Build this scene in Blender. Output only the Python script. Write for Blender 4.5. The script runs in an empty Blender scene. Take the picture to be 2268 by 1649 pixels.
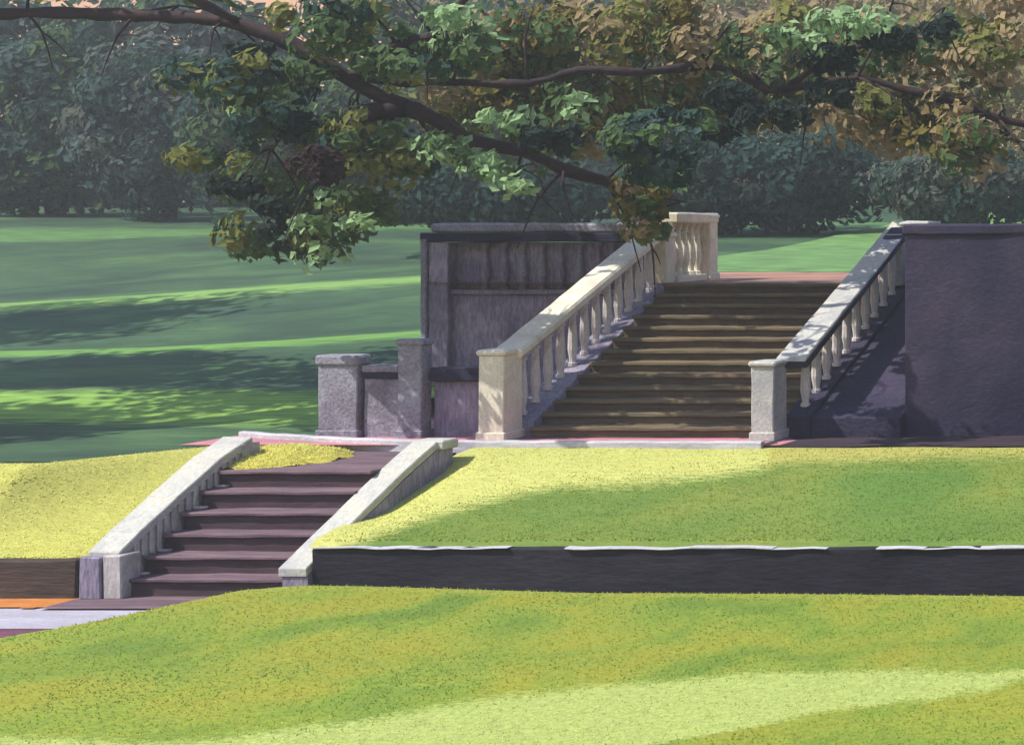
import bpy, bmesh, math, random
from mathutils import Vector, Matrix, noise
random.seed(7)
S = bpy.context.scene
COL = S.collection
R = math.radians

# ---------------------------------------------------------------- camera
F, VX, VY, HC = 4140.0, 3378.0, 500.0, 3.35     # sketch units: focal, vanishing point, eye height (m)
cam_d = bpy.data.cameras.new('camera'); cam = bpy.data.objects.new('camera', cam_d); COL.objects.link(cam)
cam.location = (0, 0, HC); cam.rotation_euler = (R(90), 0, 0)
cam_d.sensor_width = 36; cam_d.lens = 36*F/2268
cam_d.shift_x = -(VX-1134)/2268; cam_d.shift_y = -(824.5-VY)/2268
cam_d.clip_end = 2000
S.camera = cam

# ---------------------------------------------------------------- light
ELEV, AZ = R(50), (-0.86, -0.51)
sunv = Vector((AZ[0]*math.cos(ELEV), AZ[1]*math.cos(ELEV), math.sin(ELEV))).normalized()
sl = bpy.data.lights.new('sun', 'SUN'); sl.energy = 3.2; sl.angle = R(0.5); sl.color = (1, .94, .82)
so = bpy.data.objects.new('sun', sl); COL.objects.link(so)
so.rotation_euler = sunv.to_track_quat('Z', 'Y').to_euler(); so.location = (-20, 0, 30)
W = bpy.data.worlds.new('World'); S.world = W; W.use_nodes = True
nt = W.node_tree; nt.nodes.clear()
out = nt.nodes.new('ShaderNodeOutputWorld'); bg = nt.nodes.new('ShaderNodeBackground')
sky = nt.nodes.new('ShaderNodeTexSky'); sky.sky_type = 'NISHITA'; sky.sun_disc = False
sky.sun_elevation = ELEV; sky.sun_rotation = math.atan2(sunv.x, sunv.y)
tc = nt.nodes.new('ShaderNodeTexCoord'); sep = nt.nodes.new('ShaderNodeSeparateXYZ')
rmp = nt.nodes.new('ShaderNodeMapRange'); rmp.inputs[1].default_value = .12; rmp.inputs[2].default_value = .38
mx = nt.nodes.new('ShaderNodeMix'); mx.data_type = 'RGBA'
mx.inputs[6].default_value = (3.6, 2.1, 1.35, 1)        # warm peach haze low over the horizon
nt.links.new(tc.outputs['Generated'], sep.inputs[0]); nt.links.new(sep.outputs[2], rmp.inputs[0])
nt.links.new(rmp.outputs[0], mx.inputs[0]); nt.links.new(sky.outputs[0], mx.inputs[7])
nt.links.new(mx.outputs[2], bg.inputs[0]); bg.inputs[1].default_value = 0.125
nt.links.new(bg.outputs[0], out.inputs[0])
S.view_settings.view_transform = 'Standard'; S.view_settings.look = 'None'
S.view_settings.exposure = 1.1; S.view_settings.gamma = 1
try:
    S.cycles.max_bounces = 6; S.cycles.use_denoising = True
except Exception: pass

# ---------------------------------------------------------------- helpers
def P(x, y, Y):       # sketch point at depth Y -> world
    return Vector(((x-VX)*Y/F, Y, HC-(y-VY)*Y/F))
def XW(x, Y): return (x-VX)*Y/F
def ZW(y, Y): return HC-(y-VY)*Y/F

def lin(c):
    return tuple(((v/255)/12.92 if v/255 <= .04045 else ((v/255+.055)/1.055)**2.4) for v in c)

MATS = {}
def paint(name, cols, scale=(.5, 1.6, 1.6), fine=.25, fscale=(3, 22, 22), bump=.25, rough=.85, k=1.0, spread=.22, trans=0, attr=False, distort=.8, grain=.12):
    """brushed procedural paint-like surface: a few colours in stretched patches, fine bristle streaks, bump.
    cols: sRGB 0-255 albedo colours, times k."""
    m = bpy.data.materials.new(name); m.use_nodes = True; n = m.node_tree; n.nodes.clear()
    o = n.nodes.new('ShaderNodeOutputMaterial'); b = n.nodes.new('ShaderNodeBsdfPrincipled')
    b.inputs['Roughness'].default_value = rough; b.inputs['Specular IOR Level'].default_value = .25
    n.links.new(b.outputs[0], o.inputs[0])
    t = n.nodes.new('ShaderNodeTexCoord')
    mp = n.nodes.new('ShaderNodeMapping'); mp.inputs['Scale'].default_value = scale
    n.links.new(t.outputs['Object'], mp.inputs[0])
    no = n.nodes.new('ShaderNodeTexNoise'); no.inputs['Scale'].default_value = 1; no.inputs['Detail'].default_value = 3
    no.inputs['Distortion'].default_value = distort
    n.links.new(mp.outputs[0], no.inputs[0])
    cr = n.nodes.new('ShaderNodeValToRGB'); el = cr.color_ramp.elements
    N = len(cols)
    for i, c in enumerate(cols):
        p = .5+spread*((i/(N-1))*2-1) if N > 1 else .5
        e = el[i] if i < 2 and i < len(el) else el.new(p)
        e.position = p; l = lin(c); e.color = (l[0]*k, l[1]*k, l[2]*k, 1)
    n.links.new(no.outputs[0], cr.inputs[0])
    mp2 = n.nodes.new('ShaderNodeMapping'); mp2.inputs['Scale'].default_value = fscale
    n.links.new(t.outputs['Object'], mp2.inputs[0])
    n2 = n.nodes.new('ShaderNodeTexNoise'); n2.inputs['Scale'].default_value = 1; n2.inputs['Detail'].default_value = 4
    n.links.new(mp2.outputs[0], n2.inputs[0])
    mr = n.nodes.new('ShaderNodeMapRange'); mr.inputs[1].default_value = .3; mr.inputs[2].default_value = .7
    mr.inputs[3].default_value = 1-fine; mr.inputs[4].default_value = 1+fine
    n.links.new(n2.outputs[0], mr.inputs[0])
    src = cr.outputs[0]
    if attr:          # turf colour patches and painted sunlit strips, stored per face corner
        a = n.nodes.new('ShaderNodeVertexColor'); a.layer_name = 'turf'
        mm = n.nodes.new('ShaderNodeMix'); mm.data_type = 'RGBA'
        # soften the patch edge with the bristle noise
        ad = n.nodes.new('ShaderNodeMath'); ad.operation = 'MULTIPLY_ADD'; ad.use_clamp = True
        n.links.new(n2.outputs[0], ad.inputs[0]); ad.inputs[1].default_value = 1.6
        s1 = n.nodes.new('ShaderNodeMath'); s1.operation = 'MULTIPLY_ADD'
        n.links.new(a.outputs['Alpha'], s1.inputs[0]); s1.inputs[1].default_value = 2.2; s1.inputs[2].default_value = -1.4
        n.links.new(s1.outputs[0], ad.inputs[2])
        n.links.new(ad.outputs[0], mm.inputs[0]); n.links.new(src, mm.inputs[6]); n.links.new(a.outputs['Color'], mm.inputs[7])
        src = mm.outputs[2]
    n3 = n.nodes.new('ShaderNodeTexNoise'); n3.inputs['Scale'].default_value = 34; n3.inputs['Detail'].default_value = 2
    n.links.new(t.outputs['Object'], n3.inputs[0])
    g3 = n.nodes.new('ShaderNodeMapRange'); g3.inputs[1].default_value = .3; g3.inputs[2].default_value = .7
    g3.inputs[3].default_value = 1-grain; g3.inputs[4].default_value = 1+grain
    n.links.new(n3.outputs[0], g3.inputs[0])
    gm = n.nodes.new('ShaderNodeMath'); gm.operation = 'MULTIPLY'
    n.links.new(mr.outputs[0], gm.inputs[0]); n.links.new(g3.outputs[0], gm.inputs[1]); mr = gm
    vm = n.nodes.new('ShaderNodeVectorMath'); vm.operation = 'SCALE'
    n.links.new(src, vm.inputs[0]); n.links.new(mr.outputs[0], vm.inputs['Scale'])
    n.links.new(vm.outputs[0], b.inputs['Base Color'])
    if bump:
        bp = n.nodes.new('ShaderNodeBump'); bp.inputs['Strength'].default_value = bump; bp.inputs['Distance'].default_value = .03
        n.links.new(n2.outputs[0], bp.inputs['Height']); n.links.new(bp.outputs[0], b.inputs['Normal'])
    if trans:
        tr = n.nodes.new('ShaderNodeBsdfTranslucent'); ms = n.nodes.new('ShaderNodeMixShader'); ms.inputs[0].default_value = trans
        n.links.new(vm.outputs[0], tr.inputs[0]); n.links.new(b.outputs[0], ms.inputs[1]); n.links.new(tr.outputs[0], ms.inputs[2])
        n.links.new(ms.outputs[0], o.inputs[0])
    MATS[name] = m
    return m

def tag(o, label=None, cat=None, group=None, kind=None):
    if label: o['label'] = label
    if cat: o['category'] = cat
    if group: o['group'] = group
    if kind: o['kind'] = kind
    return o
def empty(name, loc, label, cat, group=None):
    o = bpy.data.objects.new(name, None); COL.objects.link(o); o.location = loc
    o.empty_display_size = .3
    return tag(o, label, cat, group)
def wloc(p):
    v = Vector((0, 0, 0))
    while p is not None: v += p.location; p = p.parent
    return v
def obj(name, bm, mats, parent=None, smooth=False, origin=None):
    me = bpy.data.meshes.new(name)
    off = wloc(parent)
    loc = Vector((0, 0, 0))
    if origin is not None: loc = Vector(origin)-off
    bmesh.ops.translate(bm, verts=bm.verts, vec=-(off+loc))
    bmesh.ops.recalc_face_normals(bm, faces=bm.faces) if not smooth == 'keep' else None
    bm.to_mesh(me); bm.free()
    for m in (mats if isinstance(mats, (list, tuple)) else [mats]): me.materials.append(m)
    if smooth is True:
        for p in me.polygons: p.use_smooth = True
    o = bpy.data.objects.new(name, me); COL.objects.link(o); o.location = loc
    if parent: o.parent = parent
    return o

def jit(bm, verts, amp, sc=3.0):
    for v in verts:
        d = noise.noise_vector(v.co*sc)
        v.co += d*amp
def hexa(bm, c, cell=.25, amp=.012, bev=.015):
    """hexahedron from 8 corners (bottom 4 ccw, top 4 ccw), faces gridded and slightly uneven like hewn stone"""
    b2 = bmesh.new()
    vs = [b2.verts.new(Vector(p)) for p in c]
    for f in ((3, 2, 1, 0), (4, 5, 6, 7), (0, 1, 5, 4), (1, 2, 6, 5), (2, 3, 7, 6), (3, 0, 4, 7)):
        b2.faces.new([vs[i] for i in f])
    if bev: bmesh.ops.bevel(b2, geom=b2.edges[:]+b2.verts[:], offset=bev, segments=1, affect='EDGES', clamp_overlap=True)
    for _ in range(6):
        es = [e for e in b2.edges if e.calc_length() > cell*1.6]
        if not es: break
        bmesh.ops.subdivide_edges(b2, edges=es, cuts=1, use_grid_fill=True)
    jit(b2, b2.verts, amp, 2.3)
    me = bpy.data.meshes.new('tmp'); b2.to_mesh(me); b2.free(); bm.from_mesh(me); bpy.data.meshes.remove(me)
def box(bm, x0, x1, y0, y1, z0, z1, **k):
    hexa(bm, [(x0, y0, z0), (x1, y0, z0), (x1, y1, z0), (x0, y1, z0), (x0, y0, z1), (x1, y0, z1), (x1, y1, z1), (x0, y1, z1)], **k)
def slopebox(bm, x0, x1, y0, y1, zb0, zt0, zb1, zt1, **k):
    hexa(bm, [(x0, y0, zb0), (x1, y0, zb0), (x1, y1, zb1), (x0, y1, zb1), (x0, y0, zt0), (x1, y0, zt0), (x1, y1, zt1), (x0, y1, zt1)], **k)
def lathe(bm, cx, cy, z0, h, prof, seg=10, sx=1, sy=1):
    rings = []
    for (t, r) in prof:
        rings.append([bm.verts.new((cx+r*sx*math.cos(a*2*math.pi/seg), cy+r*sy*math.sin(a*2*math.pi/seg), z0+t*h)) for a in range(seg)])
    for a, b in zip(rings, rings[1:]):
        for i in range(seg): bm.faces.new((a[i], a[(i+1) % seg], b[(i+1) % seg], b[i]))
    bm.faces.new(rings[0][::-1]); bm.faces.new(rings[-1])
def tube(bm, pts, rad, seg=8, wob=.12):
    """tapered tube through points (smoothed, knobbly)"""
    P2, R2 = [], []
    n = len(pts)
    for i in range(n-1):
        p0 = pts[max(i-1, 0)]; p1 = pts[i]; p2 = pts[i+1]; p3 = pts[min(i+2, n-1)]
        st = max(2, int((p2-p1).length/.25))
        for s in range(st):
            t = s/st
            P2.append(.5*((2*p1)+(-p0+p2)*t+(2*p0-5*p1+4*p2-p3)*t*t+(-p0+3*p1-3*p2+p3)*t**3)); R2.append(rad[i]*(1-t)+rad[i+1]*t)
    P2.append(pts[-1]); R2.append(rad[-1])
    rings = []
    for i, p in enumerate(P2):
        d = (P2[min(i+1, len(P2)-1)]-P2[max(i-1, 0)]).normalized()
        u = d.cross(Vector((0, 1, .1))).normalized(); v = d.cross(u)
        ring = []
        for a in range(seg):
            an = a*2*math.pi/seg
            q = u*math.cos(an)+v*math.sin(an)
            rr = R2[i]*(1+wob*2*noise.noise((p+q*R2[i])*2.1)+wob*noise.noise((p+q)*5))
            ring.append(bm.verts.new(p+q*rr))
        rings.append(ring)
    for a, b in zip(rings, rings[1:]):
        for i in range(seg): bm.faces.new((a[i], a[(i+1) % seg], b[(i+1) % seg], b[i]))
    bm.faces.new(rings[0][::-1]); bm.faces.new(rings[-1])
    return P2

def sheet(name, x0, x1, y0, y1, zf, mat, step=.15, turf=None, keep=None, kind='structure', ystep=None):
    """ground sheet over a plan rectangle with height function"""
    ystep = ystep or step
    nx = max(2, int((x1-x0)/step)); ny = max(2, int((y1-y0)/ystep))
    bm = bmesh.new(); g = []
    cl = bm.loops.layers.float_color.new('turf') if turf else None
    for j in range(ny+1):
        row = []
        for i in range(nx+1):
            X = x0+(x1-x0)*i/nx; Y = y0+(y1-y0)*j/ny
            row.append(bm.verts.new((X, Y, zf(X, Y))))
        g.append(row)
    for j in range(ny):
        for i in range(nx):
            q = (g[j][i], g[j][i+1], g[j+1][i+1], g[j+1][i])
            if keep and not keep((q[0].co.x+q[2].co.x)/2, (q[0].co.y+q[2].co.y)/2): continue
            f = bm.faces.new(q); f.smooth = True
            if cl:
                for l in f.loops: l[cl] = turf(l.vert.co.x, l.vert.co.y)
    for v in [v for v in bm.verts if not v.link_faces]: bm.verts.remove(v)
    me = bpy.data.meshes.new(name); bm.to_mesh(me); bm.free()
    me.materials.append(mat)
    o = bpy.data.objects.new(name, me); COL.objects.link(o)
    o['kind'] = kind
    return o
def sstep(a, b, x):
    t = max(0, min(1, (x-a)/(b-a))); return t*t*(3-2*t)
def interp(pts, x):
    if x <= pts[0][0]: return pts[0][1]
    for (a, b), (c, d) in zip(pts, pts[1:]):
        if x <= c: return b+(d-b)*(x-a)/(c-a)
    return pts[-1][1]

# ---------------------------------------------------------------- materials
m_rail = paint('pale weathered limestone', [(142, 142, 150), (166, 166, 162), (176, 174, 164)], (1.2, 1.2, 1.2), fine=.10, fscale=(20, 6, 20), bump=.3)
m_cream = paint('cream limestone', [(182, 176, 162), (204, 198, 180), (208, 206, 194)], (1.5, 1.5, 1.5), fine=.10, fscale=(22, 22, 8), bump=.3)
m_balu = paint('grey limestone of the balusters', [(128, 118, 122), (160, 156, 158), (176, 174, 172)], (3, 3, 2), fine=.16, fscale=(30, 30, 8), bump=.3)
m_step = paint('olive brown step stone', [(80, 70, 54), (92, 82, 62), (102, 92, 70), (112, 90, 74)], (.5, 3, 3), fine=.28, fscale=(2.5, 28, 28), bump=.5)
m_lrise = paint('dark purple step face', [(56, 42, 50), (70, 54, 62)], (1, 3, 3), fine=.25, fscale=(3, 24, 24))
m_nose = paint('darker step face', [(76, 64, 52), (90, 78, 62)], (1, 3, 3), fine=.3, fscale=(3, 30, 30))  # step faces, slightly darker than the treads
m_lstep = paint('purple brown step stone', [(80, 64, 72), (96, 78, 88), (112, 92, 98)], (.6, 3, 3), fine=.25, fscale=(2.5, 24, 24), bump=.5)
m_dwall = paint('dark plum stained and shade-toned stone', [(20, 20, 46), (32, 30, 54), (44, 40, 62), (60, 50, 72)], (.55, .55, .3), fine=.16, fscale=(12, 12, 16), bump=.5, spread=.2)
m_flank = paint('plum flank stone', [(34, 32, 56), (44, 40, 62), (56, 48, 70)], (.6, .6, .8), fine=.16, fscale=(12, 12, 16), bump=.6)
m_rwall = paint('violet grey stone', [(100, 94, 116), (122, 116, 136), (146, 140, 156)], (.8, .8, 1.2), fine=.3, fscale=(24, 24, 6), bump=.6)
m_gwall = paint('blue grey stone', [(96, 92, 104), (126, 126, 140), (142, 148, 158)], (1.4, 1.4, 1.4), fine=.26, fscale=(20, 20, 20), bump=.6)
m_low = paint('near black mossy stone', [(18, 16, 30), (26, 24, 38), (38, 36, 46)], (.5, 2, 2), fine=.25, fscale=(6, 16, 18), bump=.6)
m_lowb = paint('brown mossy stone', [(46, 38, 36), (66, 54, 48)], (.7, 2, 2), fine=.3, fscale=(4, 24, 24), bump=.6)
m_kerb = paint('pale kerb stone', [(150, 148, 158), (176, 176, 182)], (.8, 3, 3), fine=.15, bump=.3)
m_pink = paint('rose coloured gravel', [(120, 96, 100), (168, 112, 124), (190, 120, 140)], (.5, 3, 3), fine=.25, fscale=(4, 30, 30))
m_path = paint('pale lilac path', [(140, 136, 150), (160, 158, 172)], (.4, 2, 2), fine=.15, fscale=(3, 20, 20))
m_soil = paint('dark plum soil', [(32, 28, 36), (46, 36, 46), (60, 42, 52)], (.6, 3, 1), fine=.3, fscale=(5, 24, 24))
m_orng = paint('orange earth', [(150, 92, 48), (176, 112, 52)], (1, 3, 3), fine=.25)
m_gfore = paint('yellow green turf', [(92, 114, 38), (106, 124, 40), (118, 128, 42), (126, 128, 40)], (.9, .55, 1), fine=.18, fscale=(14, 18, 14), spread=.16, distort=.5, bump=.35, attr=True)
m_gbank = paint('olive green bank turf', [(78, 104, 42), (90, 112, 46), (104, 116, 48)], (.5, .5, .8), fine=.14, fscale=(4, 24, 24), bump=.35, attr=True)
m_ghill = paint('cool green hillside turf', [(32, 54, 42), (40, 66, 46), (50, 78, 50), (66, 96, 56)], (.16, .45, .4), fine=.3, fscale=(1.2, 9, 9), bump=.3, attr=True)

# ---------------------------------------------------------------- ground
def T_hill(X, Y):
    z = interp([(20, -.05), (29.6, -.01), (31, .05), (33.5, .42), (34.4, .45), (38.5, 1.12), (39.6, 1.15), (46, 2.25), (48, 2.35), (60, 3.42), (62, 3.5), (76, 4.3), (120, 4.8)], Y)
    tilt = -max(0, (-X-23))*.06*sstep(34, 42, Y)*(1-sstep(50, 64, Y))
    return z+tilt+.10*noise.noise(Vector((X*.12, Y*.12, 3)))*sstep(30, 36, Y)
def C(c, a=1.0):
    l = lin(c); return (l[0], l[1], l[2], a)
def scr(X, Y, Z): return (VX+X*F/Y, VY-(Z-HC)*F/Y)
def streak(v, c, w):  return max(0, 1-abs(v-c)/w)

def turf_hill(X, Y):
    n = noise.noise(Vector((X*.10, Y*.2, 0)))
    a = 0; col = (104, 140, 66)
    # sunlit streaks along the lips of the slope, put into the turf colour
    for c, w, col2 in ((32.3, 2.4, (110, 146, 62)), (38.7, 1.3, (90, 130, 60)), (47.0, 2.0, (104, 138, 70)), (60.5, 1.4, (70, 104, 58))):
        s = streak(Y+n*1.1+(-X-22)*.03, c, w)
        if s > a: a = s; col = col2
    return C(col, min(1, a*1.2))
def bank_top(X): return interp([(-30, 25.4), (-21, 26.4), (-20, 28.4), (-19.3, 29.35), (-18.9, 29.5)], X)
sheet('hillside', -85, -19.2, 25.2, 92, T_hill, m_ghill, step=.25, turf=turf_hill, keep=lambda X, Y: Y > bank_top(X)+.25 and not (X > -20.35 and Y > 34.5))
def T_top(X, Y):
    return interp([(34.4, 2.30), (41, 2.34), (50, 2.7), (60, 3.42), (62, 3.5), (76, 4.3), (120, 4.8)], Y)+.05*noise.noise(Vector((X*.2, Y*.2, 9)))*sstep(41, 44, Y)
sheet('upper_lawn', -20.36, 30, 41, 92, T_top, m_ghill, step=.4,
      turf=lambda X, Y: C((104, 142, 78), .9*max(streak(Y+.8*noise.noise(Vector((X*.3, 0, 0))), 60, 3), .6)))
ground = sheet('ground', -400, 400, -20, 600, lambda X, Y: -1.75 if Y < 78 else 3.2, paint('rough meadow', [(50, 72, 44), (70, 92, 50)], (.1, .1, .1)), step=10)

# foreground lawn: sweeps down to the path at the left
EDGE = [(-40, 13), (-18.6, 20.8), (-17.7, 21.7), (-17.1, 22.6), (-16.75, 23.3), (-16.4, 24.1), (-15.8, 24.47), (60, 24.5)]
def edge_y(X):
    return interp(EDGE, X)+.05*noise.noise(Vector((X*1.3, 2, 0)))
def T_fore(X, Y):
    e = edge_y(X)
    z = -1.54+.12*sstep(e, e-.35, Y)+.07*noise.noise(Vector((X*.25, Y*.25, 5)))*sstep(e, e-1.5, Y)
    z += interp([(-18, 0), (-17, .06), (-16.3, .14), (-15, .13), (-12, .04), (-6, .0), (0, -.01)], X)*sstep(e+.1, e-.35, Y)*sstep(14, 22, Y)
    z += .10*math.exp(-((Y-19-.1*(X+12))/1.4)**2)
    return z-.15*sstep(e-.02, e+.1, Y)
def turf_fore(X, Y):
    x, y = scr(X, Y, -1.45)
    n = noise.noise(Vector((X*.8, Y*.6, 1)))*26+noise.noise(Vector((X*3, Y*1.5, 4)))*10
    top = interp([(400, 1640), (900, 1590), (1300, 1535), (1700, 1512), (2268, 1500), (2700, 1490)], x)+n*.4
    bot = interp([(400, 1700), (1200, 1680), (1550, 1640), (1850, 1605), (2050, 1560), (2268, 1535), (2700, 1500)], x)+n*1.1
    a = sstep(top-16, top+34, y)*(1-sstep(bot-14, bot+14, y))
    if a > .05: return C((142, 154, 84), a)  # sunlit band across the lawn, painted as paler turf
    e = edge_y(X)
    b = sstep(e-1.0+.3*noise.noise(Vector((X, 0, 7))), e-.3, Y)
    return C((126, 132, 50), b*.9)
sheet('foreground_lawn', -32, 8, 4, 24.58, T_fore, m_gfore, step=.12, turf=turf_fore, keep=lambda X, Y: Y < edge_y(X)+.12)

sheet('lower_path', -40, -13.6, 18, 24.6, lambda X, Y: -1.55-.012*sstep(0, 1, 0), m_path, step=.5,
      keep=lambda X, Y: Y > edge_y(X)-.8)
sheet('path_plum_border', -40, -14, 17, 24.4, lambda X, Y: -1.535, paint('plum gravel', [(70, 44, 66), (110, 60, 80)], (1, 3, 1), fine=.3), step=.12,
      keep=lambda X, Y: edge_y(X)-.2 < Y < max(edge_y(X)+.12, 22.72+.1*noise.noise(Vector((X*1.5, 0, 2)))))  # plum strip between the path and the lawn edge
sheet('earth_strip', -40, -18.95, 23.7, 24.62, lambda X, Y: -1.53, m_orng, step=.06, keep=lambda X, Y: Y > 23.92+.05*noise.noise(Vector((X*2, 0, 0))))
sheet('stair_apron', -18.95, -14.6, 23.6, 24.75, lambda X, Y: -1.525, m_lstep, step=.2, keep=lambda X, Y: Y > 23.75+(X+18.9)*.1+.05*noise.noise(Vector((X*3, 0, 0))))

# banks
def T_rb(X, Y):
    if Y < 24.66: return -.90
    t = (Y-24.72)/(28.35-24.72)
    return -.16*(1-sstep(-15.95, -15.3, X))*sstep(.1, .4, t)*(1-sstep(.7, .9, t))-.83+(.83)*(sstep(-.25, 1.1, t)*1.02-.04)+.03*noise.noise(Vector((X*.6, Y*.6, 2)))
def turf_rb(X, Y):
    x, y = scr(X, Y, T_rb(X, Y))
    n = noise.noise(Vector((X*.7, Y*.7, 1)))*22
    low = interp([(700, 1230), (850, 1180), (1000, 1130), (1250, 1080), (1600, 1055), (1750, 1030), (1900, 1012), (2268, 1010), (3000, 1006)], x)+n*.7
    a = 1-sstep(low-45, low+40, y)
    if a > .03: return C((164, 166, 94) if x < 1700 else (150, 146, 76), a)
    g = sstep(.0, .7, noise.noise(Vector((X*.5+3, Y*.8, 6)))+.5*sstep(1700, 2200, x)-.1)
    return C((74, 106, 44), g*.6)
sheet('grass_bank_right', -16.0, 25, 24.60, 28.5, T_rb, m_gbank, step=.1, turf=turf_rb)
def bank_top(X): return interp([(-30, 25.4), (-21, 26.4), (-20, 28.4), (-19.3, 29.35), (-18.9, 29.5)], X)
def T_lb(X, Y):
    if Y < 24.7: return -1.10
    t = (Y-24.72)/(bank_top(X)-24.72)
    return -1.05+1.05*sstep(-.1, 1.0, t)+.03*noise.noise(Vector((X*.5, Y*.5, 8)))-.12*sstep(1.0, 1.4, t)
def turf_lb(X, Y):
    n = noise.noise(Vector((X*.5, Y*.9, 3)))
    return C((160, 160, 82), .6+.5*n+.3)
sheet('grass_bank_left', -45, -18.94, 24.62, 30.2, T_lb, m_gbank, step=.12, turf=turf_lb, keep=lambda X, Y: Y < bank_top(X)+.7)

# terrace level, lower landing, upper landing
sheet('terrace_paving', -20.6, -11.4, 28.6, 34.6, lambda X, Y: 0.0, m_pink, step=.3, keep=lambda X, Y: Y > kerb_y(X) if False else True)
sheet('planting_bed', -11.72, 25, 28.45, 30.0, lambda X, Y: .0+.03*noise.noise(Vector((X, Y, 0))), m_soil, step=.25)
sheet('upper_landing', -20.3, 25, 34.4, 41.1, lambda X, Y: 2.30+.005*(Y-34.4), paint('peach landing stone', [(96, 78, 72), (124, 94, 84), (176, 128, 108)], (.3, .8, 1), fine=.25), step=.5)
sheet('raised_lawn', -9.52, 25, 30.38, 34.45, lambda X, Y: 2.30, m_ghill, step=.5)
sheet('lower_landing', -18.6, -16.3, 26.62, 29.0, lambda X, Y: -.10, m_lstep, step=.3)
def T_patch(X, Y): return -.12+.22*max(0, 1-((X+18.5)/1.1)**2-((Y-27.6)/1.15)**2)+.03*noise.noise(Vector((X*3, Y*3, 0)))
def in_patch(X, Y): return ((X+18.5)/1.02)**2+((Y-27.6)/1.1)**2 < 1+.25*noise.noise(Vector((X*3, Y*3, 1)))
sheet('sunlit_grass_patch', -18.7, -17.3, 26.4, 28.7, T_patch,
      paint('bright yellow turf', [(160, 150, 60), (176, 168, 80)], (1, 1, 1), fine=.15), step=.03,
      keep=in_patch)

# ---------------------------------------------------------------- upper staircase
XL, XR = -15.74, -11.75
Y0, Y1, ZT = 29.55, 34.5, 2.30
NS = 13
st = empty('stone_staircase', ((XL+XR)/2, Y0, 0), 'wide olive brown staircase of thirteen steps between the two tall balustrades', 'staircase')
for i in range(NS):
    y0 = Y0+(Y1-Y0)*i/NS; y1 = Y0+(Y1-Y0)*(i+1)/NS
    z1 = ZT*(i+1)/NS; zb = ZT*i/NS-.25
    bm = bmesh.new()
    box(bm, XL+.01, XR-.01, y0, y1+.02, zb, z1-.06, cell=.5, amp=.010, bev=.01)
    n0 = len(bm.faces)
    box(bm, XL+.01, XR-.01, y0-.05, y1+.02, z1-.062, z1, cell=.3, amp=.014, bev=.012)
    bm.faces.ensure_lookup_table()
    for k, f in enumerate(bm.faces):
        f.material_index = 0 if k >= n0 else 1
    o = obj('step', bm, [m_step, m_nose], st)

PROF = [(0, .085), (.06, .085), (.07, .055), (.12, .05), (.3, .095), (.45, .085), (.7, .05), (.86, .042), (.88, .06), (.93, .06), (.94, .085), (1, .085)]
PROF2 = [(0, .085), (.06, .085), (.07, .06), (.12, .06), (.3, .09), (.5, .085), (.75, .065), (.9, .06), (.92, .085), (1, .085)]
def rail_z(y, a, b): return a[1]+(b[1]-a[1])*(y-a[0])/(b[0]-a[0])

def newel(x0, x1, y0, y1, z0, z1, mat, parent, cap=.09, name='newel_post'):
    bm = bmesh.new()
    box(bm, x0, x1, y0, y1, z0, z1-cap, amp=.012)
    box(bm, x0-.035, x1+.035, y0-.035, y1+.035, z1-cap+.002, z1, amp=.012, bev=.03)
    box(bm, x0-.03, x1+.03, y0-.03, y1+.03, z0-.004, z0+.14, amp=.01)
    return obj(name, bm, mat, parent)

# left balustrade of the upper stair
bl = empty('stair_balustrade', (-16.02, 29.4, 0), 'cream stone balustrade climbing the left side of the upper staircase', 'balustrade', 'stone balustrades of the stairs')
newel(-16.30, -15.90, 29.1, 29.65, 0, 1.42, m_cream, bl)
newel(-16.24, -15.84, 34.45, 34.85, 1.9, 3.22, m_cream, bl)
newel(-16.14, -15.76, 36.15, 36.5, 2.3, 3.58, m_cream, bl)
ra, rb = (29.55, 1.42), (34.5, 3.36)
bm = bmesh.new(); slopebox(bm, -16.28, -15.82, 29.45, 34.75, 1.24, 1.40, 3.24, 3.42, cell=.3, amp=.015, bev=.035)
obj('handrail', bm, m_cream, bl)
bm = bmesh.new(); slopebox(bm, -16.20, -15.92, 29.6, 34.5, 1.17, 1.236, 3.17, 3.236, cell=.4, amp=.008, bev=.01)
obj('rail_moulding', bm, m_balu, bl)
bm = bmesh.new(); box(bm, -16.28, -15.74, 34.75, 36.52, 3.40, 3.60, amp=.012, bev=.03); obj('handrail', bm, m_cream, bl)
bm = bmesh.new(); box(bm, -16.20, -15.80, 34.86, 36.14, 2.25, 2.42, amp=.01); obj('plinth', bm, m_cream, bl)
bm = bmesh.new(); slopebox(bm, -16.24, -15.74, 29.66, 34.44, -.05, .25, 1.5, 2.28, cell=.5, amp=.01)
obj('stringer', bm, m_rwall, bl)
NB = 12
m_balw = paint('pale limestone of the balusters', [(160, 154, 158), (188, 184, 182), (198, 196, 190)], (3, 3, 2), fine=.14, fscale=(30, 30, 8), bump=.3)
for i in range(NB):
    y = 29.86+(34.2-29.86)*i/(NB-1)
    zb = .28+(y-29.66)/(34.45-29.66)*2.0; zt = 1.18+(y-29.6)/4.9*2.0
    bm = bmesh.new(); lathe(bm, -16.02, y, zb-.03, zt-zb+.04, PROF2, sx=.86, sy=.86, seg=10)
    obj('baluster', bm, m_balw, bl, smooth=False, origin=(-16.02, y, zb))
for i in range(5):
    y = 35.0+i*.27
    bm = bmesh.new(); lathe(bm, -15.98, y, 2.42, .98, PROF); obj('baluster', bm, m_cream, bl, origin=(-15.98, y, 2.42))

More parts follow.
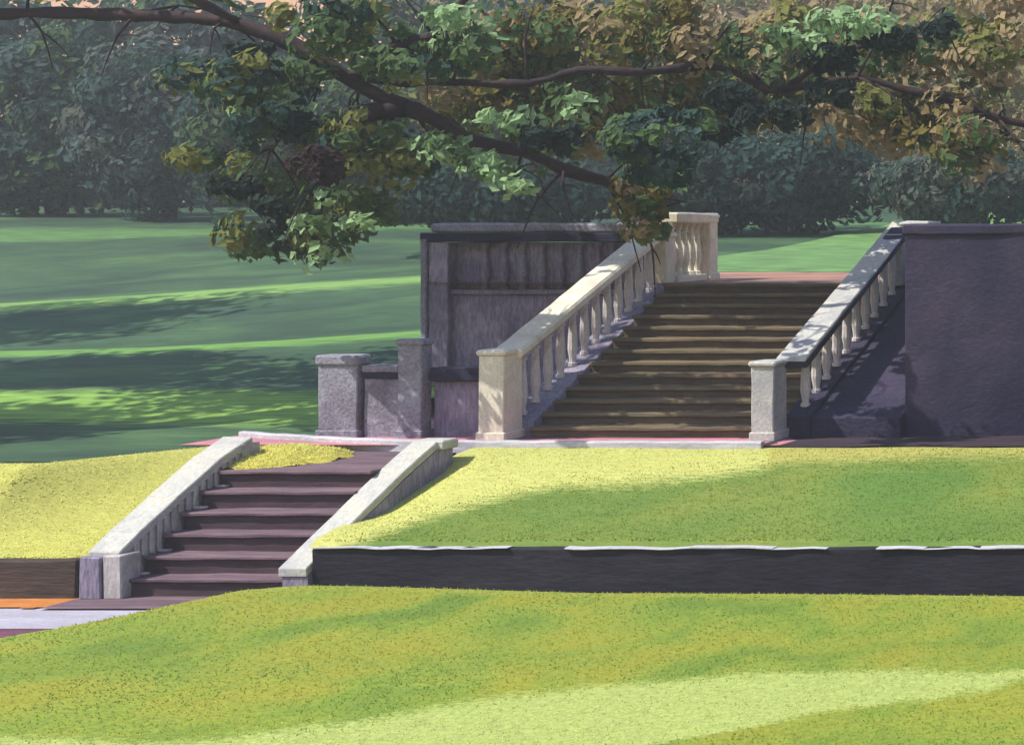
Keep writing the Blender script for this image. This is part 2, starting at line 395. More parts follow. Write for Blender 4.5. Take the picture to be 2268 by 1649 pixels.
# right balustrade of the upper stair, its stringer is the dark flank wall
br = empty('stair_balustrade', (-11.57, 29.4, 0), 'pale stone balustrade beside the dark plum flank wall, right of the upper staircase', 'balustrade', 'stone balustrades of the stairs')
newel(-12.05, -11.70, 29.1, 29.62, 0, 1.24, m_rail, br)
bm = bmesh.new(); slopebox(bm, -11.82, -11.36, 29.5, 34.9, 1.20, 1.27, 3.36, 3.44, cell=.3, amp=.012, bev=.015); obj('handrail', bm, m_rail, br)
bm = bmesh.new(); slopebox(bm, -11.74, -11.35, 29.55, 34.6, 1.10, 1.195, 3.22, 3.33, cell=.4, amp=.01, bev=.01); obj('rail_moulding', bm, m_dwall, br)  # dark colour stands in for the shaded side under the rail
for i in range(10):
    y = 30.0+(34.1-30.0)*i/9
    zb = .33+(y-29.62)/(34.5-29.62)*1.95; zt = 1.12+(y-29.55)/5.05*2.14
    bm = bmesh.new(); lathe(bm, -11.55, y, zb-.03, zt-zb+.04, PROF2, sx=.9, sy=.9); obj('baluster', bm, m_balw, br, origin=(-11.55, y, zb))
bm = bmesh.new(); box(bm, -11.72, -11.42, 34.25, 34.6, 2.25, 3.2, amp=.01); obj('newel_post', bm, m_rail, br)
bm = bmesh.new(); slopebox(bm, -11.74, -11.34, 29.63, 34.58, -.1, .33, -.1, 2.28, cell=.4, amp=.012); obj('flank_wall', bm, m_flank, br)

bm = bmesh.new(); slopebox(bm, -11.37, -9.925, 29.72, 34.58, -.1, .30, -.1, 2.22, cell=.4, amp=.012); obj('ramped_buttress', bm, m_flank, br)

# ---------------------------------------------------------------- retaining walls of the upper terrace
rw = empty('retaining_wall', (-5, 30.2, 0), 'tall flat ink blue and plum wall reaching the right edge, beside the pale balustrade', 'wall')
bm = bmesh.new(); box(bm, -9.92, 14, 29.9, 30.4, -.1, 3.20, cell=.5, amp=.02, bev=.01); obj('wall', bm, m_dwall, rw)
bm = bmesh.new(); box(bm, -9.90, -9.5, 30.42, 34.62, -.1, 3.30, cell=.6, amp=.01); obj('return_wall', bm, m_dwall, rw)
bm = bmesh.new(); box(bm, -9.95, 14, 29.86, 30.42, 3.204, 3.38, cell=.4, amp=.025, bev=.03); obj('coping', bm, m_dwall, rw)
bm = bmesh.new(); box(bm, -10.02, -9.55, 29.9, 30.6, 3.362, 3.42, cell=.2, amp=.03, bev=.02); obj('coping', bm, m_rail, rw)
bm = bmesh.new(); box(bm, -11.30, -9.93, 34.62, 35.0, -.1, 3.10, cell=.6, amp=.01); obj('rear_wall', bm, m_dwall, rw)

lw = empty('retaining_wall', (-18.5, 34.6, 0), 'violet grey terrace wall with worn balusters, behind the left balustrade', 'wall')
bm = bmesh.new(); box(bm, -20.0, -16.3, 34.62, 35.0, -.1, 2.08, cell=.5, amp=.012); obj('wall', bm, m_rwall, lw)
bm = bmesh.new(); box(bm, -20.2, -16.3, 34.54, 35.06, 2.08, 2.17, cell=.5, amp=.01); obj('plinth', bm, m_rwall, lw)
bm = bmesh.new(); box(bm, -20.1, -16.3, 34.76, 35.0, 2.17, 3.04, cell=.5, amp=.012); obj('back_panel', bm, m_rwall, lw)
bm = bmesh.new(); box(bm, -20.36, -16.28, 34.42, 35.2, 3.05, 3.22, cell=.4, amp=.015, bev=.02); obj('moulding', bm, m_dwall, lw)  # shadow band below the coping, put into the stone colour
bm = bmesh.new(); box(bm, -20.2, -16.28, 34.46, 35.2, 3.222, 3.40, cell=.3, amp=.03, bev=.04); obj('coping', bm, m_gwall, lw)
bm = bmesh.new(); box(bm, -20.22, -19.86, 34.46, 35.02, -.1, 3.04, cell=.4, amp=.015); obj('corner_pier', bm, m_rwall, lw)
bm = bmesh.new(); box(bm, -20.34, -20.23, 34.4, 35.0, -.1, 3.1, cell=.4, amp=.012); obj('corner_strip', bm, m_gwall, lw)
for X in (-19.3, -18.95, -18.6, -18.25, -17.9, -17.55, -17.2, -16.95):
    bm = bmesh.new(); lathe(bm, X, 34.70, 2.17, .87, PROF, sx=.9, sy=.9); obj('baluster', bm, m_gwall if X in (-18.6, -18.25, -17.55) else m_rwall, lw, origin=(X, 34.7, 2.17))

# low wall with piers in front of it
fw = empty('low_wall', (-18, 29.8, 0), 'low blue grey wall with a broad end pier and a slim pier, left of the cream newel', 'wall')
newel(-19.12, -18.50, 29.6, 29.9, -.02, 1.30, m_gwall, fw, cap=.16, name='end_pier')
newel(-17.83, -17.46, 29.55, 29.85, -.02, 1.56, m_gwall, fw, cap=.1, name='slim_pier')
bm = bmesh.new(); box(bm, -18.44, -17.86, 29.68, 29.95, -.02, .93, amp=.01); obj('panel', bm, m_gwall, fw)
bm = bmesh.new(); box(bm, -18.44, -17.86, 29.64, 29.97, .932, 1.03, amp=.01); obj('moulding', bm, m_dwall, fw)
bm = bmesh.new(); box(bm, -18.44, -17.86, 29.62, 30.0, 1.032, 1.14, amp=.01); obj('coping', bm, m_gwall, fw)
bm = bmesh.new(); box(bm, -17.39, -16.36, 29.78, 29.98, -.02, .88, amp=.01); obj('panel', bm, m_rwall, fw)
bm = bmesh.new(); box(bm, -17.385, -16.36, 29.66, 30.02, .882, 1.10, amp=.01); obj('coping', bm, m_dwall, fw)

# ---------------------------------------------------------------- terrace kerb
def kerb_y(X): return interp([(-20.6, 29.9), (-20, 29.6), (-19, 29.2), (-18, 28.85), (-17, 28.62), (-16, 28.52), (-11, 28.42)], X)
bm = bmesh.new(); N = 60; rows = []
for i in range(N+1):
    X = -20.5+(8.9)*i/N; y = kerb_y(X)+.02*noise.noise(Vector((X*2, 0, 0))); h = .075+.012*noise.noise(Vector((X*3, 5, 0))); w = .14
    rows.append([bm.verts.new(p) for p in ((X, y-w/2, -.13), (X, y-w/2, h-.02), (X, y-w/2+.02, h), (X, y+w/2, h), (X, y+w/2, -.05))])
for a, b in zip(rows, rows[1:]):
    for i in range(4): bm.faces.new((a[i], b[i], b[i+1], a[i+1]))
bm.faces.new(rows[0][::-1]); bm.faces.new(rows[-1])
kb = obj('kerb', bm, m_kerb); tag(kb, 'thin pale kerb along the front of the rose gravel terrace', 'kerb')

# ---------------------------------------------------------------- lower staircase
xl, xr = -18.45, -16.26
y0s, y1s, zb_, zt_ = 24.62, 26.75, -1.53, -.10
ls = empty('stone_staircase', ((xl+xr)/2, y0s, zb_), 'short purple brown staircase of six steps between two low rails', 'staircase')
for i in range(6):
    y0 = y0s+(y1s-y0s)*i/6; y1 = y0s+(y1s-y0s)*(i+1)/6
    z1 = zb_+(zt_-zb_)*(i+1)/6; zb = zb_+(zt_-zb_)*i/6-.3
    bm = bmesh.new(); box(bm, xl+.01, xr-.01, y0, y1+.02, zb, z1-.05, cell=.5, amp=.01)
    n0 = len(bm.faces)
    box(bm, xl+.01, xr-.01, y0-.05, y1+.02, z1-.052, z1, cell=.3, amp=.014, bev=.012)
    for k, f in enumerate(bm.faces): f.material_index = 0 if k >= n0 else 1
    obj('step', bm, [m_lstep, m_lrise], ls)

# left rail: broad coping on stubby balusters
b3 = empty('stair_balustrade', (-18.65, 24.6, zb_), 'low pale balustrade with stubby balusters on the left of the short staircase', 'balustrade', 'stone balustrades of the stairs')
pts = [(24.55, -.93), (24.9, -.72), (25.6, -.36), (26.4, .05), (27.1, .30)]
bm = bmesh.new()
for (a, za), (b, zb) in zip(pts, pts[1:]):
    slopebox(bm, -18.88, -18.46, a, b+.012, za-.13, za, zb-.13, zb, cell=.3, amp=.012, bev=.012)
obj('handrail', bm, m_rail, b3)
bm = bmesh.new(); box(bm, -18.9, -18.62, 24.42, 24.72, zb_, -.98, amp=.012); obj('newel_post', bm, m_rwall, b3)
bm = bmesh.new(); box(bm, -18.60, -18.36, 24.44, 24.8, zb_, -.96, amp=.012); obj('newel_post', bm, m_balu, b3)
bm = bmesh.new(); box(bm, -18.84, -18.44, 26.88, 27.25, -.14, .22, amp=.012); obj('newel_post', bm, m_balu, b3)
bm = bmesh.new()
slopebox(bm, -18.83, -18.54, 24.74, 26.87, zb_, -.95, -.4, .05, amp=.01); obj('stringer', bm, m_rwall, b3)
bm = bmesh.new(); slopebox(bm, -18.55, -18.49, 24.72, 26.87, zb_, -.92, -.6, .10, cell=.3, amp=.008, bev=0); obj('side_panel', bm, m_balu, b3)
nb = 15
for i in range(nb):
    y = 24.86+(26.8-24.86)*i/(nb-1); q = min(5, int((y-y0s)/((y1s-y0s)/6)))
    zf = zb_+(zt_-zb_)*(q+1)/6; zt = interp(pts, y)-.10
    bm = bmesh.new()
    box(bm, -18.49, -18.45, y-.045, y+.03, zf+.004, zt, cell=.15, amp=.008, bev=.01)
    if (y+.13) > y0s+(y1s-y0s)*(q+1)/6: box(bm, -18.46, -18.30, y-.06, y+.03, zf+.003, zf+.04, cell=.1, amp=.01, bev=.012)
    obj('baluster', bm, m_balu, b3)

# right rail: solid cheek wall with broad coping
b4 = empty('stair_parapet', (-16.07, 24.6, zb_), 'low solid parapet with a broad pale coping on the right of the short staircase', 'parapet')
pts = [(24.42, -1.12), (24.75, -.95), (25.6, -.56), (26.5, -.15), (27.35, .20)]
bm = bmesh.new()
for (a, za), (b, zb) in zip(pts, pts[1:]):
    slopebox(bm, -16.29, -15.92, a, b+.012, za-.12, za, zb-.12, zb, cell=.3, amp=.012, bev=.012)
box(bm, -16.31, -15.83, 27.35, 27.75, .07, .205, amp=.012, bev=.02)
obj('coping', bm, m_rail, b4)
bm = bmesh.new()
for (a, za), (b, zb) in zip(pts, pts[1:]):
    slopebox(bm, -16.25, -15.92, a+.02, b+.021, zb_, za-.121, zb_, zb-.121, cell=.3, amp=.006, bev=0)
box(bm, -16.25, -15.89, 27.372, 27.70, zb_, .068, amp=.01, bev=.01)
obj('cheek_wall', bm, m_rwall, b4)

# ---------------------------------------------------------------- lower retaining walls
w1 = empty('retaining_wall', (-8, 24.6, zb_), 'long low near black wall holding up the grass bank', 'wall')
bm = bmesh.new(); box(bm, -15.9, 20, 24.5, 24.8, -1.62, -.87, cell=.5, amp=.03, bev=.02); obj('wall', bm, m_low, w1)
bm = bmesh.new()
x = -15.86
while x < 12:
    L = random.uniform(.5, 1.1)
    if random.random() < .8:
        box(bm, x, x+L+.01, 24.46, 24.60, -.875, -.859+random.uniform(-.008, .01), cell=.12, amp=.03, bev=.004)
    x += L
obj('coping', bm, m_kerb, w1)
w2 = empty('retaining_wall', (-22, 24.6, zb_), 'low brown mossy wall at the left edge below the yellow bank', 'wall')
bm = bmesh.new(); box(bm, -40, -19.0, 24.5, 24.85, -1.6, -1.04, cell=.5, amp=.03, bev=.02); obj('wall', bm, m_lowb, w2)

# ---------------------------------------------------------------- foliage
def leafmat(name, c, c2=None, k=1.0):
    return paint(name, [c, c2 or c], (.8, .8, .8), fine=.18, fscale=(9, 9, 20), bump=.2, k=k, trans=.5)
L_olive = leafmat('olive leaves', (112, 120, 62), (124, 128, 68))
L_green = leafmat('mid green leaves', (74, 100, 62), (84, 108, 66))
L_tan = leafmat('russet tan leaves', (150, 134, 100), (160, 142, 106))
L_mint = leafmat('pale mint leaves', (140, 172, 126), (154, 184, 136))
L_dark = leafmat('deep blue green leaves', (30, 48, 44), (38, 56, 50))
L_plum = leafmat('dark plum leaves', (44, 30, 34), (54, 36, 38))
L_teal = leafmat('teal leaves', (42, 70, 64), (50, 80, 70))
L_blue = leafmat('misty blue green leaves', (66, 88, 90), (76, 98, 96))
L_gold = leafmat('ochre leaves', (118, 104, 52), (112, 108, 50))
L_grey = leafmat('grey green leaves', (86, 98, 84), (98, 100, 92))
m_bark = paint('plum brown bark', [(28, 20, 26), (42, 28, 32), (54, 38, 36)], (1, 2, 2), fine=.3, fscale=(8, 14, 14), bump=.6)

rnd = random.Random(11)
class Leaves:
    """collects many small leaves (each a folded four-cornered blade) and links them as one mesh"""
    def __init__(self): self.v = []; self.f = []; self.m = []
    def leaf(self, c, size, mi, n, asp=.55):
        u = n.orthogonal().normalized(); u = Matrix.Rotation(rnd.uniform(0, 6.283), 3, n) @ u; w = n.cross(u)
        k = len(self.v); a = size; b = size*asp
        self.v += [c-u*a, c+w*b-u*a*.1+n*size*.12, c+u*a, c-w*b+u*a*.15+n*size*.12]
        self.f.append((k, k+1, k+2, k+3)); self.m.append(mi)
    def clump(self, c, rad, n, size, mi, face=.5):
        """a rounded clump: leaves lie over its surface like shingles, a few inside"""
        for _ in range(n):
            d = Vector((rnd.gauss(0, 1), rnd.gauss(0, 1), rnd.gauss(0, 1))).normalized()
            if d.y > .35: d.y = -d.y
            r = rnd.uniform(.72, 1.05)
            p = c+Vector((d.x*rad[0], d.y*rad[1], d.z*rad[2]))*r
            nn = (d+Vector((-.25, -.35, .4))*face+Vector((rnd.gauss(0, .3), rnd.gauss(0, .3), rnd.gauss(0, .3)))).normalized()
            self.leaf(p, size*rnd.uniform(.6, 1.3), mi, nn)
    def build(self, name, mats, parent):
        off = wloc(parent); me = bpy.data.meshes.new(name)
        me.from_pydata([v-off for v in self.v], [], self.f); me.polygons.foreach_set('material_index', self.m)
        for m in mats: me.materials.append(m)
        me.update(); o = bpy.data.objects.new(name, me); COL.objects.link(o)
        if parent: o.parent = parent
        return o

# -- the spreading tree whose limbs cross the top of the view
tx, ty = -26.4, 29.0
tree = empty('spreading_tree', (tx, ty, 0), 'spreading tree whose dark limbs and olive leaves hang across the top', 'tree')
bm = bmesh.new(); tube(bm, [Vector((tx, ty, -.6)), Vector((tx+.1, ty, 2)), Vector((tx+.5, ty-.1, 4.6)), Vector((tx+.6, ty, 7)), Vector((tx+1.4, ty+.4, 10))], [.55, .42, .38, .28, .12], seg=10)
obj('trunk', bm, m_bark, tree, smooth=True)
def limb(pp, rr, name='branch'):
    pts = [P(x, y, 28.9+(Y-27)*.35 if Y < 29.6 else Y) for (x, y, Y) in pp]
    bm = bmesh.new(); tube(bm, pts, [r/153 for r in rr], wob=.3)
    obj(name, bm, m_bark, tree, smooth=True)
    LIMB.extend(pts[2:]) 
    return pts
LIMB = []
limb([(-350, 90, 27), (-120, 45, 27), (60, 30, 26.8), (300, 34, 26.6), (500, 48, 26.5), (620, 85, 26.5), (720, 140, 26.6), (800, 190, 26.7), (900, 236, 27)], [26, 18, 13, 14, 17, 18, 19, 19, 20])
limb([(895, 234, 27), (960, 262, 27.2), (1050, 312, 27.5), (1160, 335, 28), (1250, 376, 28.5), (1340, 400, 29), (1410, 432, 29.5), (1425, 480, 29.8)], [19, 17, 17, 15, 13, 13, 12, 6])
limb([(770, 170, 26.7), (830, 150, 26.4), (880, 100, 26.1), (960, 80, 25.9), (1010, 20, 25.6), (1100, -80, 25)], [14, 17, 15, 9, 7, 5])
limb([(800, 175, 26.7), (900, 185, 27), (1000, 182, 27.6), (1170, 186, 28.6), (1290, 156, 29.2), (1420, 160, 29.8), (1560, 146, 30.4), (1640, 165, 30.7), (1700, 200, 31), (1790, 190, 31.3), (1900, 172, 31.6), (2010, 200, 31.8), (2120, 225, 32), (2210, 262, 32.2), (2420, 300, 32.5)], [11, 12, 9, 9, 10, 11, 12, 12, 12, 9, 7, 9, 12, 10, 5])
limb([(900, 238, 27), (830, 248, 26.8), (770, 280, 26.6), (740, 330, 26.5), (720, 390, 26.5)], [19, 17, 16, 10, 6])
limb([(770, 262, 26.7), (700, 272, 26.6), (640, 285, 26.5), (600, 330, 26.4)], [8, 6, 5, 3])
limb([(1750, 190, 31.2), (1850, 120, 31.2), (1950, 90, 31.2), (2080, 45, 31)], [8, 10, 8, 4])
limb([(540, 55, 26.5), (400, -20, 25), (200, -150, 24)], [12, 9, 6])
limb([(2000, 200, 31.8), (2150, 250, 32), (2230, 300, 32.3)], [5, 4, 2])

LM = [L_olive, L_green, L_tan, L_mint, L_dark, L_plum, L_teal, L_gold, L_blue]
OL, GR, TA, MI, DK, PL, TE, GO, BL = range(9)
# fine twigs forking off the limbs
for p in LIMB:
    for _ in range(2):
        bm = bmesh.new()
        d = Vector((rnd.uniform(-.6, .9), rnd.uniform(-.7, .5), rnd.uniform(-1, .8))).normalized(); L = rnd.uniform(.5, 1.5)
        a = p+d*L*.5+Vector((0, 0, .08)); e = p+d*L+Vector((rnd.uniform(-.1, .2), 0, -.12))
        tube(bm, [p, a, e], [.028, .018, .006], seg=5)
        q = a+Vector((rnd.uniform(-.4, .5), rnd.uniform(-.3, .3), rnd.uniform(-.4, .2)))
        tube(bm, [a, (a+q)/2+Vector((0, 0, .04)), q], [.016, .012, .005], seg=5)
        obj('twig', bm, m_bark, tree, smooth=True)
lv = Leaves()
def cl(x, y, rx, ry, n, size, mi, Y=26.5, ry3=1.0):
    """n leafy sprays scattered through an ellipsoid, each spray of one kind of leaf"""
    k = Y/F; c = P(x, y, Y)
    light = mi == [MI]
    for _ in range(int(n*1.7) if light else n):
        while True:
            d = Vector((rnd.uniform(-1, 1), rnd.uniform(-1, 1), rnd.uniform(-1, 1)))
            if d.length < (1.25 if light else 1): break
        r = size*k*rnd.uniform(.6, 1.3)
        if light:
            lv.clump(c+Vector((d.x*rx*k, d.y*ry3, d.z*ry*k)), (r*1.5, r*.8, r*.8), 6, LS*k, rnd.choice((MI, MI, MI, GR)), .9); continue
        lv.clump(c+Vector((d.x*rx*k, d.y*ry3, d.z*ry*k)), (r*rnd.uniform(.9, 1.3), r*.6, r*.75), max(8, int(26*(size/40)**.8)), LS*k, rnd.choice(mi), .9)
LS = 15
# broad olive and green masses over the upper right
for (x, y, rx, ry, n) in ((1250, 60, 200, 90, 60), (1500, 80, 200, 90, 60), (1750, 100, 180, 90, 50), (2050, 130, 200, 90, 55), (1150, 130, 160, 60, 40),
                          (1400, 230, 230, 70, 70), (1650, 220, 180, 60, 45), (2000, 260, 200, 60, 60), (2180, 330, 90, 60, 26), (2200, 60, 120, 90, 30),
                          (1280, 300, 140, 60, 40), (1080, 240, 140, 60, 34), (1300, 180, 160, 60, 40)):
    cl(x, y, rx, ry, int(n*.62), 54, [OL, OL, GR, GR, TA, TA, GO], Y=rnd.uniform(31, 33.5) if x > 1060 else rnd.uniform(28.5, 30), ry3=1.0)
for (x, y, rx, ry, n) in ((760, 60, 130, 60, 40), (950, 130, 130, 60, 30), (600, 180, 110, 60, 26), (480, 190, 120, 50, 16), (820, 330, 120, 90, 60), (640, 300, 120, 70, 30), (450, 330, 70, 50, 10), (600, 420, 110, 70, 30),
                          (700, 530, 60, 60, 24), (560, 520, 60, 40, 12), (780, 450, 80, 50, 24)):
    cl(x, y, rx, ry, int(n*.62), 40, [OL, GR, GR, GR, TE], Y=rnd.uniform(28.2, 29.6), ry3=.9)
for (x, y, rx, ry, n) in ((1470, 300, 110, 60, 30), (1430, 360, 60, 50, 16)): cl(x, y, rx, ry, n, 34, [TE, GR, BL], Y=27.5)
# dark clumps
for (x, y, rx, ry, n) in ((705, 365, 40, 40, 10),): cl(x, y, rx, ry, n, 30, [PL], Y=27, ry3=.3)
for (x, y, rx, ry, n) in ((1830, 130, 70, 26, 16), (1960, 85, 70, 22, 14), (2080, 60, 40, 30, 7), (1620, 215, 40, 30, 12), (1700, 255, 80, 26, 20), (1560, 290, 60, 22, 10), (1840, 200, 50, 25, 8),
                          (1220, 310, 50, 24, 10), (610, 480, 26, 40, 8), (520, 400, 30, 40, 8), (650, 280, 30, 30, 6), (560, 120, 40, 24, 8)):
    cl(x, y, rx, ry, n, 24, [DK], Y=29.8 if x > 1350 else 28.2, ry3=.4)
# pale mint sprays
for (x, y, rx, ry, n) in ((590, 240, 45, 40, 16), (690, 500, 30, 22, 9), (735, 430, 14, 22, 4), (705, 560, 16, 26, 4), (1010, 60, 50, 50, 16), (980, 330, 50, 22, 12), (1070, 365, 60, 22, 14), (1130, 415, 30, 16, 5),
                          (1420, 365, 30, 34, 9), (1460, 400, 24, 20, 5), (1120, 270, 50, 22, 9), (1290, 235, 20, 30, 5), (1770, 90, 60, 26, 12), (1880, 50, 70, 24, 14), (1930, 60, 50, 18, 8), (820, 490, 30, 8, 4)):
    cl(x, y, rx, ry, n, 22, [MI], Y=29.6 if x > 1350 else 28.2, ry3=.4)
for (x, y, rx, ry, n) in ((1420, 440, 46, 50, 20), (1430, 500, 26, 24, 9)): cl(x, y, rx, ry, n, 26, [GO, OL, TA, GR], Y=29.6, ry3=.4)
lv.build('crown', LM, tree)
# upper crown, above the view: it shades the terrace walls
lv = Leaves()
for _ in range(160):
    X = rnd.uniform(-31, -21.6); Y = rnd.uniform(27.5, 34); z = rnd.uniform(7.8, 11)
    if (X+26)**2/24+(Y-31)**2/12+(z-9)**2/9 > 1: continue
    lv.clump(Vector((X, Y, z)), (1.1, 1.1, .7), 70, .17, rnd.choice([OL, GR, GR]))
lv.build('upper_crown', LM, tree)

# -- background trees
BG = [L_olive, L_green, L_tan, L_mint, L_dark, L_plum, L_teal, L_gold, L_blue, L_grey]
GY = 9
def bgtree(name, label, cx, cy_top, cy_bot, w, Y, mis, size=44, n=160, trunk=True, group=None, depth=None, lobes=9, zbase=None):
    k = Y/F
    base = Vector((XW(cx, Y), Y, 0)); zb = zbase if zbase is not None else 3.2
    base.z = zb
    t = empty(name, base, label, 'tree' if 'tree' in name else 'shrub', group)
    ztop, zbot = ZW(cy_top, Y), max(ZW(cy_bot, Y), zb-.3)
    cz = (ztop+zbot)/2; rx = w/2*k; rz = (ztop-zbot)/2; rd = depth or min(rx, 4)
    if trunk:
        bm = bmesh.new(); tube(bm, [Vector((base.x, Y, zb-.6)), Vector((base.x+.1, Y, (zb+cz)/2)), Vector((base.x-.1, Y, cz+rz*.4))], [max(.22, .1*rx), .07*rx+.08, .06], seg=8)
        obj('trunk', bm, m_bark, t, smooth=True)
    lv = Leaves(); cr = size*k
    for i in range(n):
        # clumps fill the crown, thicker on its surface; their tops crowd into lobes
        a = rnd.uniform(0, 6.28); r = rnd.uniform(.15, 1)**.6
        wob = .86+.14*math.sin(a*lobes*.5+cx)
        p = Vector((base.x+rx*r*wob*math.cos(a), Y-rd*.7*math.sqrt(max(0, 1-r*r))+rnd.uniform(-.4, .4), cz+rz*r*wob*math.sin(a)))
        q = cr*rnd.uniform(.7, 1.3)
        lv.clump(p, (q*1.2, q*.8, q*.8), 34, 11*k, rnd.choice(mis), .4)
    lv.build('crown' if 'tree' in name else 'foliage', BG, t)
    return t
G = 'trees and shrubs behind the lawns'
bgtree('broadleaf_tree', 'misty blue green tree at the far left behind the hillside', 120, 60, 490, 420, 66, [TE, BL, TE, GR], n=230, group=G, lobes=12)
bgtree('broadleaf_tree', 'blue grey tree with a plum trunk, second from the left', 370, 70, 495, 330, 64, [BL, BL, TE, GY], n=170, group=G)
bgtree('broadleaf_tree', 'dark green tree behind the drooping leafy limb', 640, 130, 480, 380, 62, [TE, GR, TE, DK], n=200, group=G, lobes=11)
bgtree('broadleaf_tree', 'green tree behind the violet grey terrace wall', 980, 100, 500, 460, 64, [GR, TE, GR, OL], n=230, group=G, lobes=12)
bgtree('round_shrub', 'low dark teal shrub right above the violet grey wall', 1130, 380, 505, 520, 55, [DK, TE, DK, TE], n=170, trunk=False, group=G, zbase=2.9)
bgtree('round_shrub', 'large domed dark blue green shrub above the upper staircase', 1730, 290, 510, 620, 58, [TE, DK, TE, TE], n=300, trunk=False, group=G, lobes=12, zbase=3.0)
bgtree('round_shrub', 'grey green shrub behind the tall dark wall at the right', 2150, 330, 505, 360, 56, [GY, TE, GY, TE], n=170, trunk=False, group=G, zbase=3.0)
bgtree('broadleaf_tree', 'russet tan tree high behind the centre of the canopy', 1350, -80, 400, 620, 76, [TA, TA, GR, OL], size=60, n=240, group=G, lobes=12)
bgtree('broadleaf_tree', 'russet tan tree high behind the right of the canopy', 1950, -100, 420, 640, 75, [TA, TA, TA, OL], size=60, n=240, group=G, lobes=12)
bgtree('broadleaf_tree', 'tan tree cut by the right edge of the view', 2400, -60, 440, 460, 72, [TA, TA, OL], size=60, n=150, group=G)
# the wood that closes the view
def wood(name, label, x0, x1, ytop, Y, mis, n, size):
    lv = Leaves(); k = Y/F
    for _ in range(n):
        x = rnd.uniform(x0, x1); y = rnd.uniform(ytop(x), 500); q = size*k*rnd.uniform(.7, 1.3)
        lv.clump(P(x, y, Y+rnd.uniform(-1, 1)), (q*1.2, q*.6, q*.8), 36, 15*k, rnd.choice(mis), .4)
    o = lv.build(name, BG, None); tag(o, label, 'woodland', None, 'stuff')
wood('woodland', 'misty blue green wood closing the view behind the single trees', -700, 1500, lambda x: 12+18*math.sin(x*.013)+10*math.sin(x*.05), 73, [TE, BL, TE, TE, GR], 950, 60)
wood('russet_woodland', 'russet and olive wood rising behind the canopy at the upper right', 850, 3600, lambda x: 10+20*math.sin(x*.021)-.02*x, 91, [TA, TA, TA, OL, GR, TA], 1000, 62)
# unseen trees added beyond the left edge to shade bands of the hillside
for (X, Y, h, r, lab) in ((-35, 25.5, 16, 3.2, 'unseen tall tree added for shade beyond the left edge, level with the yellow bank'),
                          (-36.5, 31, 16, 3.6, 'unseen tall tree added for shade beyond the left edge, midway up the hillside'),
                          (-43, 39, 17, 4.8, 'unseen tall tree added for shade beyond the left edge, highest on the hillside')):
    zb = T_hill(X, Y) if Y > 26 else -.3
    t = empty('broadleaf_tree', (X, Y, zb), lab, 'tree', 'unseen trees added for shade beyond the left edge')
    bm = bmesh.new(); tube(bm, [Vector((X, Y, zb-.4)), Vector((X+.2, Y, h*.5)), Vector((X, Y, h*.85))], [.4, .28, .08]); obj('trunk', bm, m_bark, t, smooth=True)
    lv = Leaves()
    for _ in range(60):
        d = Vector((rnd.gauss(0, 1), rnd.gauss(0, 1), rnd.gauss(0, 1))).normalized()*rnd.uniform(.2, .9)
        lv.clump(Vector((X+d.x*r, Y+d.y*r*.7, h*.75+d.z*2.4)), (1.3, 1.3, 1), 60, .22, rnd.choice([GR, OL]))
    lv.build('crown', BG, t)

# ---------------------------------------------------------------- short grass standing on the lawns
def blades(name, label, x0, x1, y0, y1, zf, turf, n, h, mats, pick, ok):
    lv = Leaves()
    while len(lv.f) < n:
        Y = y0+(y1-y0)*rnd.random()**1.2; X = rnd.uniform(-1.08*Y, -.12*Y) if x1 > x0 else 0
        if X < x0 or X > x1 or not ok(X, Y): continue
        z = zf(X, Y); hh = h*rnd.uniform(.5, 1.3); a = rnd.uniform(0, 6.283); w = .006+.0004*Y
        dx, dy = math.cos(a)*w, math.sin(a)*w; lx, ly = rnd.gauss(0, .8)*hh, rnd.gauss(0, .8)*hh
        k = len(lv.v)
        lv.v += [Vector((X-dx, Y-dy, z-.01)), Vector((X+dx, Y+dy, z-.01)), Vector((X+lx, Y+ly, z+hh))]
        lv.f.append((k, k+1, k+2)); lv.m.append(pick(X, Y))
    o = lv.build(name, mats, None); tag(o, label, 'grass', None, 'stuff')
def gm(name, c): return paint(name, [c, tuple(min(255, int(v*1.15)) for v in c)], (2, 2, 2), fine=.1, bump=0, trans=.6, grain=0)
g1, g2, g3, g4, g5 = gm('lime grass', (138, 152, 56)), gm('painted sunlit grass', (186, 194, 116)), gm('yellow grass', (200, 200, 120)), gm('mid green grass', (108, 138, 56)), gm('ochre tinged grass', (156, 154, 58))  # the pale blades carry the lawn's painted sunlit band
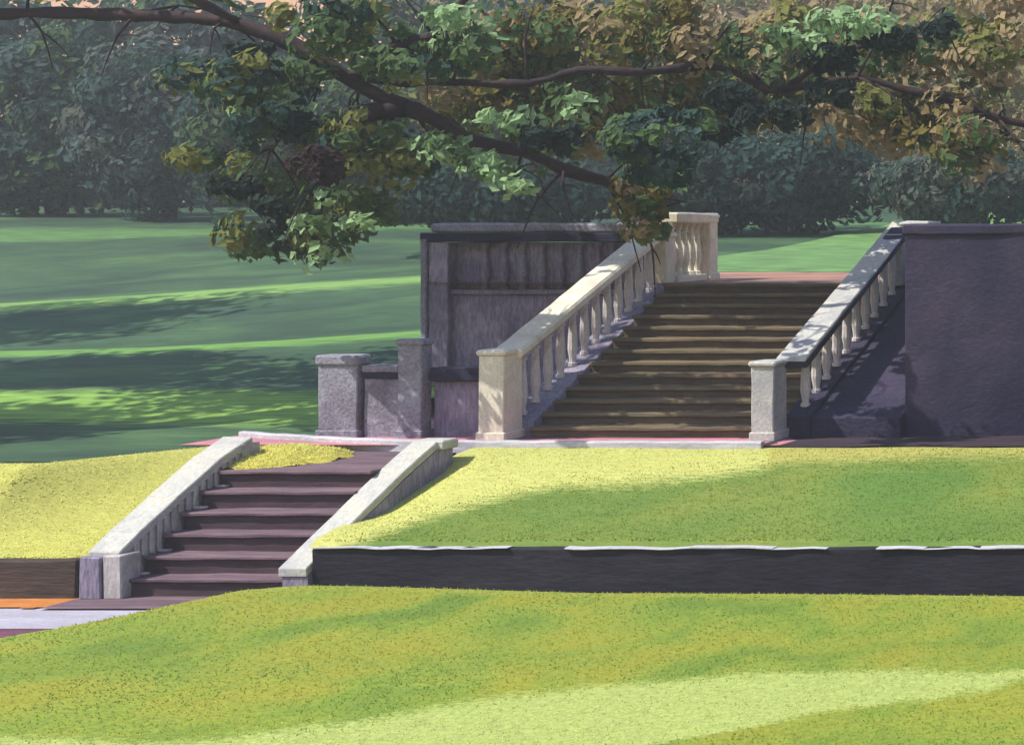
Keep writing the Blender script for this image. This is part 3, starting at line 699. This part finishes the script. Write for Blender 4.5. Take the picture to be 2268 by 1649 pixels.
def pick_f(X, Y):
    c = turf_fore(X, Y); 
    if c[2] > .08 and rnd.random() < c[3]: return 1
    v = noise.noise(Vector((X*1.1, Y*.5, 11)))+rnd.gauss(0, .12)
    return 3 if v > .16 else (4 if v < -.2 else 0)
blades('lawn_grass', 'short lime and pale grass of the foreground lawn', -26, 8, 15, 24.6, T_fore, None, 60000, .018, [g1, g2, g3, g4, g5], pick_f, lambda X, Y: Y < edge_y(X))
def pick_b(X, Y):
    c = turf_rb(X, Y); 
    if c[0] > .2 and rnd.random() < c[3]*c[3]: return 2
    return rnd.choice((0, 3, 3)) if X > -11.5+rnd.gauss(0, .8) else rnd.choice((0, 3, 0, 4))
blades('bank_grass', 'short grass on the sloping bank above the dark wall', -15.9, 8, 24.68, 28.4, T_rb, None, 28000, .018, [g1, g2, g3, g4, g5], pick_b, lambda X, Y: True)
blades('bank_grass', 'short yellow grass on the bank left of the short staircase', -32, -18.9, 24.7, 29.3, T_lb, None, 14000, .018, [g1, g2, g3, g4, g5], lambda X, Y: 2, lambda X, Y: Y < bank_top(X))
blades('patch_grass', 'bright yellow grass patch on the landing above the short staircase', -18.6, -17.6, 26.5, 28.7, T_patch, None, 1500, .035, [g1, g2, g3, g4, g5], lambda X, Y: 2, lambda X, Y: in_patch(X, Y))

# ---------------------------------------------------------------- the air between the lawns and the far wood
bm = bmesh.new(); bmesh.ops.create_cube(bm, size=1)
bmesh.ops.scale(bm, vec=(820, 650, 19.75), verts=bm.verts); bmesh.ops.translate(bm, vec=(0, 295, -2.75+19.75/2), verts=bm.verts)
mh = bpy.data.materials.new('pale air'); mh.use_nodes = True; hn = mh.node_tree; hn.nodes.clear()
ho = hn.nodes.new('ShaderNodeOutputMaterial'); hv = hn.nodes.new('ShaderNodeVolumePrincipled')
hv.inputs['Color'].default_value = (.80, .88, .90, 1); hv.inputs['Density'].default_value = .0013; hv.inputs['Anisotropy'].default_value = .2
hn.links.new(hv.outputs[0], ho.inputs['Volume'])
hz = obj('haze', bm, mh); hz['kind'] = 'stuff'
